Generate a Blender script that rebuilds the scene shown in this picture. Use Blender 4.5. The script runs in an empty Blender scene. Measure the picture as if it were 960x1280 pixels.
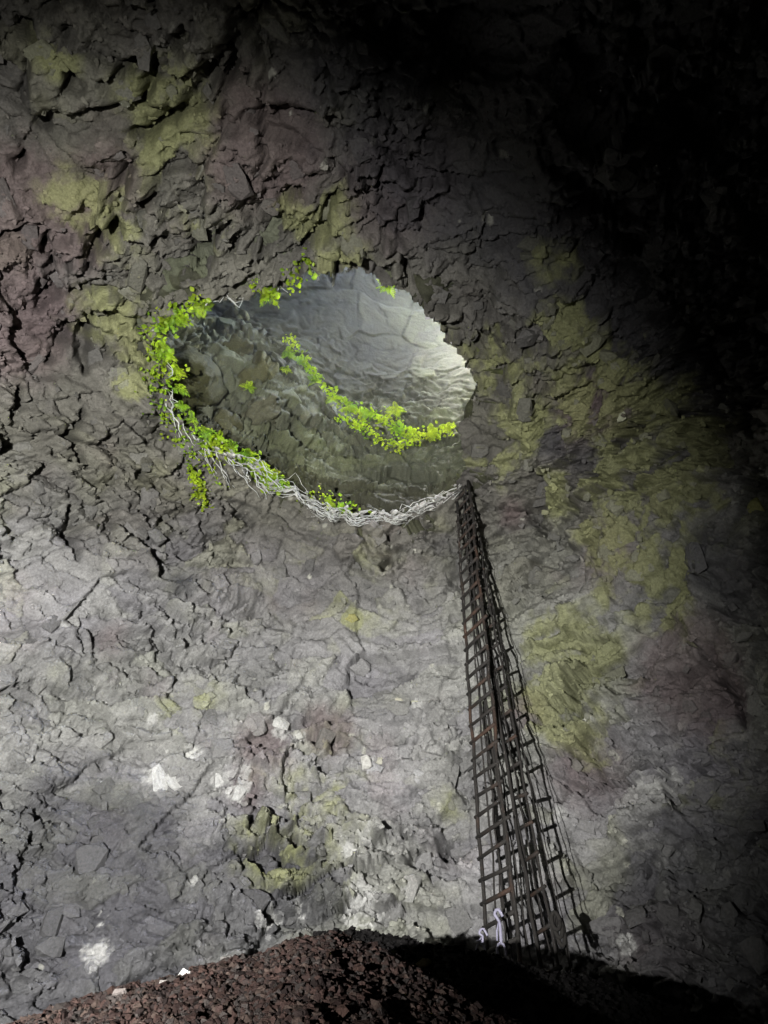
import bpy, bmesh, math, random
import numpy as np
from mathutils import Vector, Matrix

S = bpy.context.scene
COL = S.collection
RNG = np.random.default_rng(11)
random.seed(11)
R = math.radians

# ------------------------------------------------------------------ camera
F, PITCH = 900.0, R(46.0)
CAM = np.array([0.0, 0.0, 1.5])
cd = bpy.data.cameras.new('camera')
cd.sensor_fit = 'VERTICAL'
cd.angle_y = 2 * math.atan(640.0 / F)
cd.clip_start, cd.clip_end = 0.05, 2000
cam = bpy.data.objects.new('camera', cd)
cam.location = CAM
cam.rotation_euler = (math.pi / 2 + PITCH, 0, 0)
COL.objects.link(cam)
S.camera = cam

# ------------------------------------------------------------------ sky, sun, torch, exposure
SUN_EL, SUN_AZ = R(62), R(-118)        # the sun stands behind and to the left: it falls on the right side of the shaft
w = bpy.data.worlds.new('World')
S.world = w
w.use_nodes = True
nt = w.node_tree
bg = nt.nodes['Background']
sky = nt.nodes.new('ShaderNodeTexSky')
sky.sky_type = 'NISHITA'
sky.sun_disc = False
sky.sun_elevation = SUN_EL
sky.sun_rotation = SUN_AZ
sky.dust_density = 9.0
sky.ozone_density = .3
nt.links.new(sky.outputs[0], bg.inputs[0])
bg.inputs[1].default_value = 0.15
sl = bpy.data.lights.new('sun', 'SUN')
sl.energy, sl.angle, sl.color = 3.0, R(0.5), (1, .95, .88)
so = bpy.data.objects.new('sun', sl)
sd = Vector((math.sin(SUN_AZ) * math.cos(SUN_EL), math.cos(SUN_AZ) * math.cos(SUN_EL), math.sin(SUN_EL)))
so.rotation_euler = sd.to_track_quat('Z', 'Y').to_euler()
so.location = (0, 0, 60)
COL.objects.link(so)

# the cold torch that lights the chamber, held low to the left of the camera
TORCH = Vector((-2.4, -1.5, 1.2))
tl = bpy.data.lights.new('torch', 'SPOT')
tl.energy, tl.color = 350.0, (1.0, 0.985, 0.965)
tl.spot_size, tl.spot_blend = R(91), .85
tl.shadow_soft_size = 0.035
to = bpy.data.objects.new('torch', tl)
to.location = TORCH
COL.objects.link(to)

S.view_settings.view_transform = 'Standard'
S.view_settings.look = 'None'
S.view_settings.gamma = 1
S.view_settings.exposure = 5.8
S.cycles.max_bounces = 6
S.cycles.diffuse_bounces = 4
S.cycles.sample_clamp_indirect = 6

# ------------------------------------------------------------------ pixel helpers (photo pixels, 960 x 1280)
FWD = np.array([0, math.cos(PITCH), math.sin(PITCH)])
UP = np.array([0, -math.sin(PITCH), math.cos(PITCH)])
def ray(px, py):
    d = FWD * F + np.array([1., 0, 0]) * (px - 480) + UP * (640 - py)
    return d / np.linalg.norm(d)
def project(P):
    q = P - CAM
    f = q @ FWD
    ok = f > .05
    f = np.where(ok, f, 1)
    return 480 + F * q[:, 0] / f, 640 - F * (q @ UP) / f, ok
def at_y(px, py, y):
    d = ray(px, py); return CAM + d * (y / d[1])
def at_z(px, py, z):
    d = ray(px, py); return CAM + d * ((z - CAM[2]) / d[2])

# ------------------------------------------------------------------ noise
def _h(ix, iy, iz, seed):
    with np.errstate(over='ignore'):
        h = (ix.astype(np.uint32) * np.uint32(374761393) + iy.astype(np.uint32) * np.uint32(668265263)
             + iz.astype(np.uint32) * np.uint32(2147483647) + np.uint32(seed * 974711 + 12345))
        h = (h ^ (h >> np.uint32(13))) * np.uint32(1274126177)
        h = (h ^ (h >> np.uint32(16))) * np.uint32(2246822519)
        h = h ^ (h >> np.uint32(15))
    return h
def _f(h): return h.astype(np.float32) * np.float32(1.0 / 4294967296.0)
def vnoise(p, seed=0):
    p = p.astype(np.float32)
    i = np.floor(p).astype(np.int32); f = p - i
    u = f * f * f * (f * (f * 6 - 15) + 10)
    r = 0
    for a in (0, 1):
        for b in (0, 1):
            for c in (0, 1):
                v = _f(_h(i[:, 0] + a, i[:, 1] + b, i[:, 2] + c, seed))
                r = r + v * ((u[:, 0] if a else 1 - u[:, 0]) * (u[:, 1] if b else 1 - u[:, 1]) * (u[:, 2] if c else 1 - u[:, 2]))
    return r * 2 - 1
def fbm(p, oct=4, seed=0, gain=.5):
    r, a, s = 0, 1, 0
    for k in range(oct):
        r = r + a * vnoise(p * (2.03 ** k) + k * 17.3, seed + k); s += a; a *= gain
    return r / s
def worley(p, seed=0):
    """nearest cell: centre offset, second distance minus first, three random numbers of the cell"""
    p = p.astype(np.float32)
    i = np.floor(p).astype(np.int32)
    n = len(p)
    d1 = np.full(n, 1e9, np.float32); d2 = np.full(n, 1e9, np.float32)
    off = np.zeros((n, 3), np.float32); cid = np.zeros(n, np.uint32)
    for a in (-1, 0, 1):
        for b in (-1, 0, 1):
            for c in (-1, 0, 1):
                j0, j1, j2 = i[:, 0] + a, i[:, 1] + b, i[:, 2] + c
                h = _h(j0, j1, j2, seed)
                fx = j0 + _f(h) - p[:, 0]
                fy = j1 + _f(h * np.uint32(2654435761)) - p[:, 1]
                fz = j2 + _f((h ^ np.uint32(0x9E3779B9)) * np.uint32(2246822519)) - p[:, 2]
                d = fx * fx + fy * fy + fz * fz
                m = d < d1
                d2 = np.where(m, d1, np.minimum(d2, d))
                d1 = np.where(m, d, d1)
                cid = np.where(m, h, cid)
                off[m, 0] = -fx[m]; off[m, 1] = -fy[m]; off[m, 2] = -fz[m]
    e = np.sqrt(d2) - np.sqrt(d1)
    r1 = _f(cid * np.uint32(2891336453)) * 2 - 1
    r2 = _f((cid ^ np.uint32(0x68bc21eb)) * np.uint32(1597334677)) * 2 - 1
    r3 = _f((cid ^ np.uint32(0x02e5be93)) * np.uint32(3812015801)) * 2 - 1
    return off, e, r1, r2, r3
def sstep(a, b, x):
    t = np.clip((x - a) / (b - a), 0, 1); return t * t * (3 - 2 * t)

# ------------------------------------------------------------------ the chamber: a bell with steep walls and a rounded roof
CC = np.array([-0.5, 4.0, 0.0]); RAD, HGT, NEXP = 9.0, 14.3, 4.0
def dome_r(d):
    hr = np.sqrt(d[:, 0] ** 2 + d[:, 1] ** 2) / RAD
    hz = np.abs(d[:, 2]) / HGT
    return (hr ** NEXP + hz ** NEXP) ** (-1 / NEXP)
def dome_normal(P):                                      # pointing into the chamber
    q = P - CC
    hr = np.sqrt(q[:, 0] ** 2 + q[:, 1] ** 2) + 1e-6
    gh = NEXP * (hr / RAD) ** (NEXP - 1) / RAD
    gz = NEXP * (np.abs(q[:, 2]) / HGT) ** (NEXP - 1) / HGT * np.sign(q[:, 2])
    g = np.stack([gh * q[:, 0] / hr, gh * q[:, 1] / hr, gz], 1)
    return -g / np.linalg.norm(g, axis=1, keepdims=True)
def dome_hit(px, py):
    d = ray(px, py)
    lo, hi = 0., 40.
    for _ in range(40):
        m = (lo + hi) / 2; q = CAM + d * m - CC
        v = (math.hypot(q[0], q[1]) / RAD) ** NEXP + (abs(q[2]) / HGT) ** NEXP
        if v < 1: lo = m
        else: hi = m
    return CAM + d * lo

FISS_PX = [[(335, -5), (300, 40), (272, 70), (240, 112), (215, 140), (190, 165), (150, 200)], [(152, 215), (150, 262), (135, 300), (104, 338)], [(388, 222), (352, 258), (336, 295), (320, 330)],
           [(258, 288), (248, 325), (243, 358)], [(292, 298), (284, 332)], [(132, 82), (96, 100), (80, 112)], [(76, 338), (50, 396)], [(92, 402), (70, 460)], [(132, 398), (110, 430), (116, 462)],
           [(236, 28), (225, 62)], [(22, 208), (14, 232)], [(62, 300), (58, 330)], [(170, 72), (150, 92)], [(90, 640), (88, 660), (94, 700)], [(175, 636), (184, 652)], [(655, 640), (672, 655), (694, 674)],
           [(714, 836), (720, 872), (742, 918)], [(505, 1036), (516, 1078), (526, 1058)], [(550, 1042), (562, 1068)], [(782, 1036), (804, 1088)], [(190, 60), (175, 110), (160, 150)], [(330, 385), (345, 370)],
           [(420, 250), (400, 290), (372, 318)], [(30, 480), (20, 530)], [(105, 505), (92, 545), (112, 580)], [(640, 905), (655, 960)], [(270, 40), (290, 90), (262, 130)], [(205, 220), (180, 260), (175, 290)],
           [(865, 800), (905, 850), (915, 900)], [(280, 640), (310, 655)], [(480, 690), (476, 720)], [(360, 1040), (372, 1060)], [(20, 20), (45, 60)], [(100, 30), (84, 50)], [(60, 150), (40, 175)]]
FISS = [[dome_hit(*q) for q in l] for l in FISS_PX]
def fissures(P):
    """closeness (0..1) to the long open cracks"""
    wq = np.stack([fbm(P * 2.2, 3, 811), fbm(P * 2.2 + 7, 3, 812), fbm(P * 2.2 + 13, 3, 813)], 1) * .22
    r = np.zeros(len(P), np.float32)
    for n, l in enumerate(FISS):
        c = np.mean(l, 0); m = np.flatnonzero(((P - c) ** 2).sum(1) < (max(np.linalg.norm(q - c) for q in l) + .6) ** 2)
        if not len(m): continue
        p = P[m] + wq[m]; best = np.full(len(m), 9.0)
        L = len(l) - 1
        for i in range(L):
            a, b = l[i], l[i + 1]; ab = b - a
            t = np.clip(((p - a) @ ab) / (ab @ ab), 0, 1)
            wd = (.15 if n in (0, 1, 2, 3, 6, 7, 8, 22) else .085) * (1.15 - abs(2 * (i + t) / L - 1) * .75)
            best = np.minimum(best, np.linalg.norm(p - a - t[:, None] * ab, axis=1) / wd)
        r[m] = np.maximum(r[m], np.exp(-best ** 2 * .7))
    return r
def rock_relief(P, N):
    """inward displacement of fractured lava rock at P; also the crack measure and the id of the big block"""
    wv = np.stack([fbm(P * .55, 3, 31), fbm(P * .55 + 9.1, 3, 41), fbm(P * .55 + 4.7, 3, 51)], 1)
    wf = np.stack([fbm(P * 2.6, 3, 32), fbm(P * 2.6 + 9.1, 3, 42), fbm(P * 2.6 + 4.7, 3, 52)], 1)
    Q = P + wv * .45 + wf * .045
    px, py, _ = project(P)
    upleft = sstep(560, 330, py) * sstep(620, 380, px) * (P[:, 1] > 1)       # roof left of the opening: big broken blocks
    rough = .42 + .95 * sstep(-.3, .4, fbm(P * .5, 3, 77))
    D = fbm(P * .23, 3, 5) * .65 + fbm(P * .8, 3, 6) * .20
    # blocks drawn out along the bedding, steeper towards the roof
    def lay(sx, sz, rot, seed, hamp, tamp, crack, cw, amp):
        c, s = math.cos(rot), math.sin(rot)
        q = np.stack([(Q[:, 0] * c + Q[:, 2] * s) / sx, Q[:, 1] / ((sx + sz) / 2), (-Q[:, 0] * s + Q[:, 2] * c) / sz], 1)
        off, e, r1, r2, r3 = worley(q, seed)
        t = off[:, 0] * r2 + off[:, 2] * r3 + off[:, 1] * (r2 - r3) * .7
        g = np.exp(-(e / cw) ** 2)
        return amp * (r1 * hamp + t * tamp - g * crack), e, r1, g
    a, eA, idA, gA = lay(1.9, 1.3, .35, 101, .15, .40, .02, .04, .75 + .55 * upleft)
    b, eB, idB, gB = lay(1.0, .42, .12, 102, .11, .32, .08, .05, rough)
    c, eC, idC, gC = lay(.42, .20, -.1, 103, .075, .24, .05, .07, rough)
    d, eD, idD, gD = lay(.15, .11, .3, 104, .032, .10, .016, .09, rough)
    # long open fissures in the roof
    cr = np.abs(fbm(np.stack([(P[:, 0] * .8 - P[:, 1] * .6) * .85, (P[:, 0] * .6 + P[:, 1] * .8) * .3, P[:, 2] * .5], 1) + wf * .22, 3, 61))
    fis = np.exp(-(cr / .02) ** 2) * sstep(-.15, .2, fbm(P * .5, 2, 66)) * (.12 + upleft)
    D = D + a + b + c + d + fbm(P * 9, 2, 8) * .010
    D = D - fis * .26 - gA * sstep(.0, .35, fbm(P * .6, 2, 69)) * .26 * upleft
    fz = fissures(P); D = D - fz ** 1.5 * .75; fis = np.maximum(fis, fz)
    # the roof hangs lower right of the opening
    t = (px - 590) * .669 - (py - 560) * .743 + 55 * fbm(P * .7, 3, 91)
    right = sstep(-25, 75, t) * sstep(575, 690, px) * (P[:, 1] > 0)
    lump, eL, _, gL = lay(1.5, .9, -.6, 131, .16, .42, .05, .06, 1.0)
    D = D + right * (.85 + .5 * fbm(P * .5, 3, 90)) + lump * sstep(560, 760, px) * (P[:, 1] > 0) * .9
    return D, np.clip(gA * .8 + gB * .5 + fis, 0, 1), idA, idB, idC

# ------------------------------------------------------------------ colours of the rock (stains, and shade put into the colour)
BLOBS = {'lichen': [(210, 130, 55, .8), (95, 265, 45, .8), (135, 280, 40, .9), (75, 60, 30, .6), (190, 185, 40, .7), (140, 390, 60, .6), (245, 290, 55, .5),
                    (395, 275, 50, .7), (430, 330, 40, .7), (620, 445, 50, .95), (700, 385, 45, .7), (655, 520, 50, .8), (760, 470, 80, .7), (835, 600, 95, .9),
                    (900, 560, 70, .8), (810, 715, 60, 1.), (850, 745, 50, 1.), (770, 690, 40, .9), (735, 815, 45, .9), (690, 800, 40, .8), (700, 875, 48, .9),
                    (720, 905, 40, .8), (640, 590, 45, .5), (600, 570, 40, .6), (160, 435, 45, .5), (440, 772, 12, 1.4), (165, 480, 20, .9), (690, 300, 40, .5),
                    (560, 420, 30, .5), (880, 520, 60, .6), (820, 480, 40, .6), (945, 635, 18, 1.), (700, 620, 40, .6), (400, 1000, 120, .35), (350, 1050, 70, .5),
                    (420, 740, 160, .25), (230, 880, 60, .35), (560, 1010, 40, .35), (330, 760, 90, .2), (880, 950, 90, .3), (740, 930, 40, .5)],
         'purple': [(15, 270, 70, .9), (70, 290, 60, .8), (330, 190, 80, .8), (20, 400, 70, .8), (130, 220, 50, .5), (30, 440, 50, .5), (410, 908, 35, .8),
                    (330, 935, 40, .7), (310, 985, 30, .6), (770, 700, 60, .5), (870, 840, 70, .9), (760, 500, 60, .8), (500, 230, 80, .7), (730, 960, 60, .5),
                    (640, 640, 25, .5), (830, 1180, 70, .5), (140, 800, 30, .4), (660, 890, 30, .6)],
         'white': [(198, 973, 20, 1.), (215, 975, 14, 1.), (275, 975, 14, 1.), (298, 990, 18, 1.), (305, 970, 10, .8), (240, 942, 12, 1.), (133, 970, 10, .7), (352, 908, 14, 1.),
                   (375, 916, 10, .9), (440, 1062, 10, 1.), (462, 1055, 22, .9), (487, 1060, 14, .8), (335, 1152, 18, 1.), (376, 1138, 12, 1.), (450, 1125, 24, 1.),
                   (465, 1145, 16, .9), (440, 1150, 14, .9), (125, 1150, 12, .8), (120, 1195, 16, .9), (780, 1178, 12, 1.1), (820, 985, 18, .9), (803, 975, 12, .8),
                   (465, 950, 10, 1.), (700, 1015, 10, .8), (240, 1105, 6, 1.), (190, 900, 12, .6), (830, 960, 14, .7), (745, 905, 16, .6), (690, 800, 12, .5), (520, 875, 12, .7)],
         'dark': [(620, 60, 200, 1.), (800, 150, 230, 1.), (900, 350, 160, .9), (560, 200, 120, .8), (930, 720, 80, .6), (940, 1150, 130, 1.), (900, 1230, 90, 1.), (830, 1130, 80, .6), (450, 60, 70, .6), (740, 330, 90, .6), (800, 420, 60, .5), (360, 1110, 55, .9), (395, 1125, 40, .8), (250, 1100, 90, .5), (100, 1130, 140, 1.), (30, 1190, 130, 1.), (190, 1160, 100, .9), (30, 1060, 90, .5), (300, 1120, 80, .8), (225, 735, 25, .6), (700, 540, 40, .5), (760, 560, 60, .4),  # dark patches: stains, and shade painted over the right roof and wall foot
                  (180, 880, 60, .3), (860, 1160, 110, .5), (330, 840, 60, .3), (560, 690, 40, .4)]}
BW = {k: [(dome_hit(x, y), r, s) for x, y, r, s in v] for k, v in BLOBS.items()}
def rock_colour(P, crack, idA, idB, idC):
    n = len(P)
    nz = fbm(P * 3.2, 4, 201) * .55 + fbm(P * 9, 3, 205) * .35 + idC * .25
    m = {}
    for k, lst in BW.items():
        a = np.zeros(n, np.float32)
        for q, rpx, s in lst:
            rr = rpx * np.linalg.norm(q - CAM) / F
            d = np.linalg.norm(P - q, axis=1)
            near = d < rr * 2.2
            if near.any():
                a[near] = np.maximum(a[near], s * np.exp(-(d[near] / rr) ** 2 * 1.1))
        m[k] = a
    base = .205 + .05 * fbm(P * .7, 3, 210) + .03 * idA + .03 * idB + .028 * idC + .04 * fbm(P * 7, 3, 211)
    base = np.clip(base, .06, .5)[:, None]
    hue = fbm(P * .45, 3, 215)[:, None] * .8 + idB[:, None] * .25
    col = base * (np.array([1, .995, .955]) + hue * np.array([.0, .035, -.13]))
    # drifting ochre-green and violet casts over the whole rock
    g = sstep(.15, .6, fbm(P * .9, 4, 220) + .25 * idB)[:, None]
    col = col * (1 - .35 * g) + .35 * g * base * np.array([1.02, 1.06, .62])
    v = sstep(.25, .7, fbm(P * 1.1, 4, 230) + .2 * idA)[:, None]
    col = col * (1 - .4 * v) + .4 * v * base * np.array([1.04, .92, .92])
    col *= 1 - (sstep(10.0, 12.6, P[:, 2] + .6 * idA) * (P[:, 2] < 14.5))[:, None] * np.array([.48, .50, .56])      # roof colour darkened, standing in for the fading torch beam
    def mix(c, k, gain, thr, target, mx):
        a = np.clip(sstep(thr, thr + .45, m[k] * (1 + nz * gain)), 0, 1)[:, None] * mx
        return c * (1 - a) + a * np.array(target)
    col = mix(col, 'purple', .6, .10, [.115, .08, .08], .6)
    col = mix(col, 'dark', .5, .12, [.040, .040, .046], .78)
    nz = nz + idB * .45
    col = mix(col, 'lichen', 1.3, .22, [.215, .225, .095], .68)
    nz = fbm(P * 6, 3, 206) * .5 + fbm(P * 17, 3, 207) * .6 + idC * .3
    col = mix(col, 'white', 1.7, .38, [.42, .42, .40], .68)
    # scattered pale crumbs
    off, e, r1, r2, r3 = worley(P * 4.2, 240)
    dd = np.linalg.norm(off, axis=1)
    fl = ((r1 > .72) & (dd < .18 + .12 * r2)).astype(np.float32)[:, None] * sstep(-.1, .4, fbm(P * .5, 2, 241))[:, None]
    col = col * (1 - .6 * fl) + .6 * fl * np.array([.45, .45, .38])
    col *= (1 - .25 * crack)[:, None]                    # shade of the cracks deepened in the colour
    return np.clip(col, .012, .7)

# ------------------------------------------------------------------ materials
def mat(name): 
    m = bpy.data.materials.new(name); m.use_nodes = True
    return m, m.node_tree, m.node_tree.nodes['Principled BSDF']
def rock_mat(name, mode, rough=.82, bump=.6, scale=1.0, spec=.35):
    m, t, b = mat(name)
    L = t.links.new
    tc = t.nodes.new('ShaderNodeTexCoord'); gp = t.nodes.new('ShaderNodeNewGeometry')
    if mode == 'attr':
        a = t.nodes.new('ShaderNodeAttribute'); a.attribute_name = 'tint'; src = a.outputs['Color']
    else:
        a = t.nodes.new('ShaderNodeObjectInfo'); src = a.outputs['Color']
    n = t.nodes.new('ShaderNodeTexNoise'); n.inputs['Scale'].default_value = 26 * scale; n.inputs['Detail'].default_value = 6; n.inputs['Roughness'].default_value = .65
    L(gp.outputs['Position'], n.inputs['Vector'])
    mr = t.nodes.new('ShaderNodeMapRange'); mr.inputs[1].default_value = .25; mr.inputs[2].default_value = .75; mr.inputs[3].default_value = .62; mr.inputs[4].default_value = 1.38
    L(n.outputs[0], mr.inputs[0])
    mx = t.nodes.new('ShaderNodeVectorMath'); mx.operation = 'SCALE'
    L(src, mx.inputs[0]); L(mr.outputs[0], mx.inputs['Scale'])
    L(mx.outputs[0], b.inputs['Base Color'])
    v = t.nodes.new('ShaderNodeTexVoronoi'); v.inputs['Scale'].default_value = 16 * scale
    L(gp.outputs['Position'], v.inputs['Vector'])
    ad = t.nodes.new('ShaderNodeMath'); ad.operation = 'MULTIPLY_ADD'; ad.inputs[1].default_value = .6
    L(v.outputs['Distance'], ad.inputs[0]); L(n.outputs[0], ad.inputs[2])
    bp = t.nodes.new('ShaderNodeBump'); bp.inputs['Strength'].default_value = bump; bp.inputs['Distance'].default_value = .03
    L(ad.outputs[0], bp.inputs['Height']); L(bp.outputs[0], b.inputs['Normal'])
    b.inputs['Roughness'].default_value = rough
    b.inputs['Specular IOR Level'].default_value = spec
    return m
M_ROCK = rock_mat('fractured_rock', 'attr')
M_SHAFT = rock_mat('shaft_rock', 'attr', bump=.18)
M_ROCKO = rock_mat('loose_rock', 'object')
M_GRAV = rock_mat('scoria_gravel', 'attr', .95, .6, 2.5, .04)
M_GRAVO = rock_mat('scoria_stone', 'object', .95, .6, 2.5, .04)

def plain(name, col, rough=.7, var=.3, scale=30, bump=.2, trans=0, metal=0, bdist=.01):
    m, t, b = mat(name); L = t.links.new
    gp = t.nodes.new('ShaderNodeNewGeometry')
    n = t.nodes.new('ShaderNodeTexNoise'); n.inputs['Scale'].default_value = scale; n.inputs['Detail'].default_value = 5
    L(gp.outputs['Position'], n.inputs['Vector'])
    mr = t.nodes.new('ShaderNodeMapRange'); mr.inputs[1].default_value = .25; mr.inputs[2].default_value = .75; mr.inputs[3].default_value = 1 - var; mr.inputs[4].default_value = 1 + var
    L(n.outputs[0], mr.inputs[0])
    mx = t.nodes.new('ShaderNodeVectorMath'); mx.operation = 'SCALE'; mx.inputs[0].default_value = col[:3]
    L(mr.outputs[0], mx.inputs['Scale']); L(mx.outputs[0], b.inputs['Base Color'])
    b.inputs['Roughness'].default_value = rough; b.inputs['Metallic'].default_value = metal
    if bump:
        bp = t.nodes.new('ShaderNodeBump'); bp.inputs['Strength'].default_value = bump; bp.inputs['Distance'].default_value = bdist
        L(n.outputs[0], bp.inputs['Height']); L(bp.outputs[0], b.inputs['Normal'])
    if trans:
        tr = t.nodes.new('ShaderNodeBsdfTranslucent'); ms = t.nodes.new('ShaderNodeMixShader'); ms.inputs[0].default_value = trans
        L(mx.outputs[0], tr.inputs[0]); L(b.outputs[0], ms.inputs[1]); L(tr.outputs[0], ms.inputs[2])
        L(ms.outputs[0], t.nodes['Material Output'].inputs[0])
    return m
M_LEAF = plain('fern_leaf', (.28, .41, .018), .5, .6, 5, 0, .5)
def rusty(m):
    t = m.node_tree; L = t.links.new
    gp = t.nodes.new('ShaderNodeNewGeometry'); n = t.nodes.new('ShaderNodeTexNoise'); n.inputs['Scale'].default_value = 2.2; n.inputs['Detail'].default_value = 6
    L(gp.outputs['Position'], n.inputs['Vector'])
    r = t.nodes.new('ShaderNodeValToRGB'); r.color_ramp.elements[0].position = .5; r.color_ramp.elements[0].color = (.012, .010, .008, 1)
    r.color_ramp.elements[1].position = .7; r.color_ramp.elements[1].color = (.045, .022, .012, 1)
    L(n.outputs[0], r.inputs[0]); L(r.outputs[0], [x for x in t.nodes if x.type == 'VECT_MATH'][0].inputs[0])
def leaf_hues(m):
    t = m.node_tree; L = t.links.new
    gp = t.nodes.new('ShaderNodeNewGeometry'); n = t.nodes.new('ShaderNodeTexNoise'); n.inputs['Scale'].default_value = 1.6; n.inputs['Detail'].default_value = 4
    L(gp.outputs['Position'], n.inputs['Vector'])
    r = t.nodes.new('ShaderNodeValToRGB'); r.color_ramp.elements[0].position = .36; r.color_ramp.elements[0].color = (.15, .29, .02, 1)
    r.color_ramp.elements[1].position = .66; r.color_ramp.elements[1].color = (.35, .45, .025, 1)
    e = r.color_ramp.elements.new(.5); e.color = (.27, .40, .018, 1)
    L(n.outputs[0], r.inputs[0])
    sc = [x for x in t.nodes if x.type == 'VECT_MATH'][0]
    L(r.outputs[0], sc.inputs[0])
leaf_hues(M_LEAF)
M_ROOT = plain('pale_root', (.42, .43, .40), .8, .3, 40)
M_WOOD = plain('weathered_wood', (.013, .0105, .008), .8, .4, 25, .4)
rusty(M_WOOD)
M_ROPE = plain('old_rope', (.016, .014, .012), .9, .3, 60, .4)
M_SLING = plain('white_sling', (.26, .25, .33), .6, .08, 60, .1)
M_GROUND = plain('heath_soil', (.09, .10, .05), .9, .4, 2, .4)

# ------------------------------------------------------------------ object helpers
def tag(o, label=None, cat=None, kind=None, group=None):
    if label: o['label'] = label
    if cat: o['category'] = cat
    if kind: o['kind'] = kind
    if group: o['group'] = group
    return o
def mesh_np(name, V, Fa, m, parent=None, tint=None, smooth=True, link=True):
    me = bpy.data.meshes.new(name)
    V = np.asarray(V, np.float32); Fa = np.asarray(Fa, np.int32)
    k = Fa.shape[1]
    me.vertices.add(len(V)); me.vertices.foreach_set('co', V.ravel())
    me.loops.add(Fa.size); me.loops.foreach_set('vertex_index', Fa.ravel())
    me.polygons.add(len(Fa)); me.polygons.foreach_set('loop_start', np.arange(0, Fa.size, k, dtype=np.int32))
    me.polygons.foreach_set('use_smooth', np.full(len(Fa), smooth))
    me.update(calc_edges=True)
    if tint is not None:
        a = me.color_attributes.new('tint', 'FLOAT_COLOR', 'POINT')
        a.data.foreach_set('color', np.concatenate([tint, np.ones((len(V), 1))], 1).astype(np.float32).ravel())
    me.materials.append(m)
    o = bpy.data.objects.new(name, me)
    if link: COL.objects.link(o)
    if parent: o.parent = parent
    return o
def sub_mesh(V, Fa, T, keep):
    Fk = Fa[keep]
    u, inv = np.unique(Fk, return_inverse=True)
    return V[u], inv.reshape(Fk.shape), T[u]
def bm_obj(name, bm, m, parent=None, smooth=False):
    me = bpy.data.meshes.new(name); bm.to_mesh(me); bm.free()
    me.polygons.foreach_set('use_smooth', [smooth] * len(me.polygons))
    me.materials.append(m)
    o = bpy.data.objects.new(name, me); COL.objects.link(o)
    if parent: o.parent = parent
    return o
def empty(name, loc):
    o = bpy.data.objects.new(name, None); o.location = loc; COL.objects.link(o); return o
def tube(bm, pts, rad, seg=6, jitter=0.0):
    pts = [Vector(p) for p in pts]; rings = []
    n = len(pts)
    rad = rad if hasattr(rad, '__len__') else [rad] * n
    a = None
    for i, p in enumerate(pts):
        t = (pts[min(i + 1, n - 1)] - pts[max(i - 1, 0)]).normalized()
        if a is None: a = t.orthogonal().normalized()
        a = (a - t * a.dot(t)).normalized(); b = t.cross(a)
        rr = rad[i] * (1 + random.uniform(-jitter, jitter))
        rings.append([bm.verts.new(p + (a * math.cos(k * 2 * math.pi / seg) + b * math.sin(k * 2 * math.pi / seg)) * rr) for k in range(seg)])
    for i in range(n - 1):
        for k in range(seg):
            bm.faces.new((rings[i][k], rings[i][(k + 1) % seg], rings[i + 1][(k + 1) % seg], rings[i + 1][k]))
    bm.faces.new(rings[0][::-1]); bm.faces.new(rings[-1])

# ------------------------------------------------------------------ outline of the opening
RIM_PX = [(186, 432), (190, 418), (203, 402), (226, 386), (244, 368), (262, 374), (283, 372), (300, 371), (322, 362), (345, 356), (362, 352), (374, 336), (392, 335), (420, 338), (448, 336), (468, 343),
          (486, 350), (500, 362), (518, 370), (530, 381), (540, 398), (552, 408), (558, 426), (570, 440), (583, 450), (593, 466), (598, 484), (595, 500), (589, 512), (582, 524), (575, 540),
          (578, 560), (580, 580), (577, 594), (568, 615), (548, 630), (520, 640), (494, 646), (470, 650), (440, 647), (412, 640), (384, 630), (356, 616),
          (330, 600), (304, 582), (280, 566), (256, 552), (236, 536), (222, 520), (213, 500), (208, 480), (206, 462), (200, 448)]
def resample(poly, n):
    p = np.array(poly + [poly[0]], float)
    s = np.concatenate([[0], np.cumsum(np.linalg.norm(np.diff(p, axis=0), axis=1))])
    u = np.linspace(0, s[-1], n, endpoint=False)
    return np.stack([np.interp(u, s, p[:, k]) for k in range(p.shape[1])], 1)
rim = resample(RIM_PX, 900)
c_px = rim.mean(0)
rj = np.concatenate([rim * .06, np.zeros((900, 1))], 1)
rim_j = rim + np.stack([fbm(rj, 3, 301), fbm(rj + 50, 3, 302)], 1) * 8 + np.stack([vnoise(rj * 4, 303), vnoise(rj * 4 + 50, 304)], 1) * 2.2
def inside(px, py, poly):
    r = np.zeros(len(px), bool)
    x0, y0 = poly[:, 0], poly[:, 1]; x1, y1 = np.roll(x0, -1), np.roll(y0, -1)
    for a, b, c, d in zip(x0, y0, x1, y1):
        if b != d:
            r ^= ((b > py) != (d > py)) & (px < (c - a) * (py - b) / (d - b) + a)
    return r

# ------------------------------------------------------------------ cave wall and roof
def spaced(lo, hi, step_f):
    r = [lo]
    while r[-1] < hi: r.append(r[-1] + step_f(r[-1]))
    r[-1] = hi
    return np.array(r)
lam = spaced(-90., 90., lambda a: .135 if -44 < a < 44 else (.5 if -52 < a < 52 else 3.))
mu = spaced(-14., 194., lambda a: .125 if 12 < a < 106 else (.5 if -2 < a < 112 else 3.))
LM, MU = np.meshgrid(np.radians(lam), np.radians(mu), indexing='ij')
dirs = np.stack([np.sin(LM), np.cos(LM) * np.cos(MU), np.cos(LM) * np.sin(MU)], -1).reshape(-1, 3)
P0 = CC + dirs * dome_r(dirs)[:, None]
N0 = dome_normal(P0)
DD, CRK, IA, IB, IC = rock_relief(P0, N0)
P1 = P0 + N0 * DD[:, None]
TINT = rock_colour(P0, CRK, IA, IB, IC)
nl, nm = len(lam), len(mu)
ii, jj = np.meshgrid(np.arange(nl - 1), np.arange(nm - 1), indexing='ij')
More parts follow.
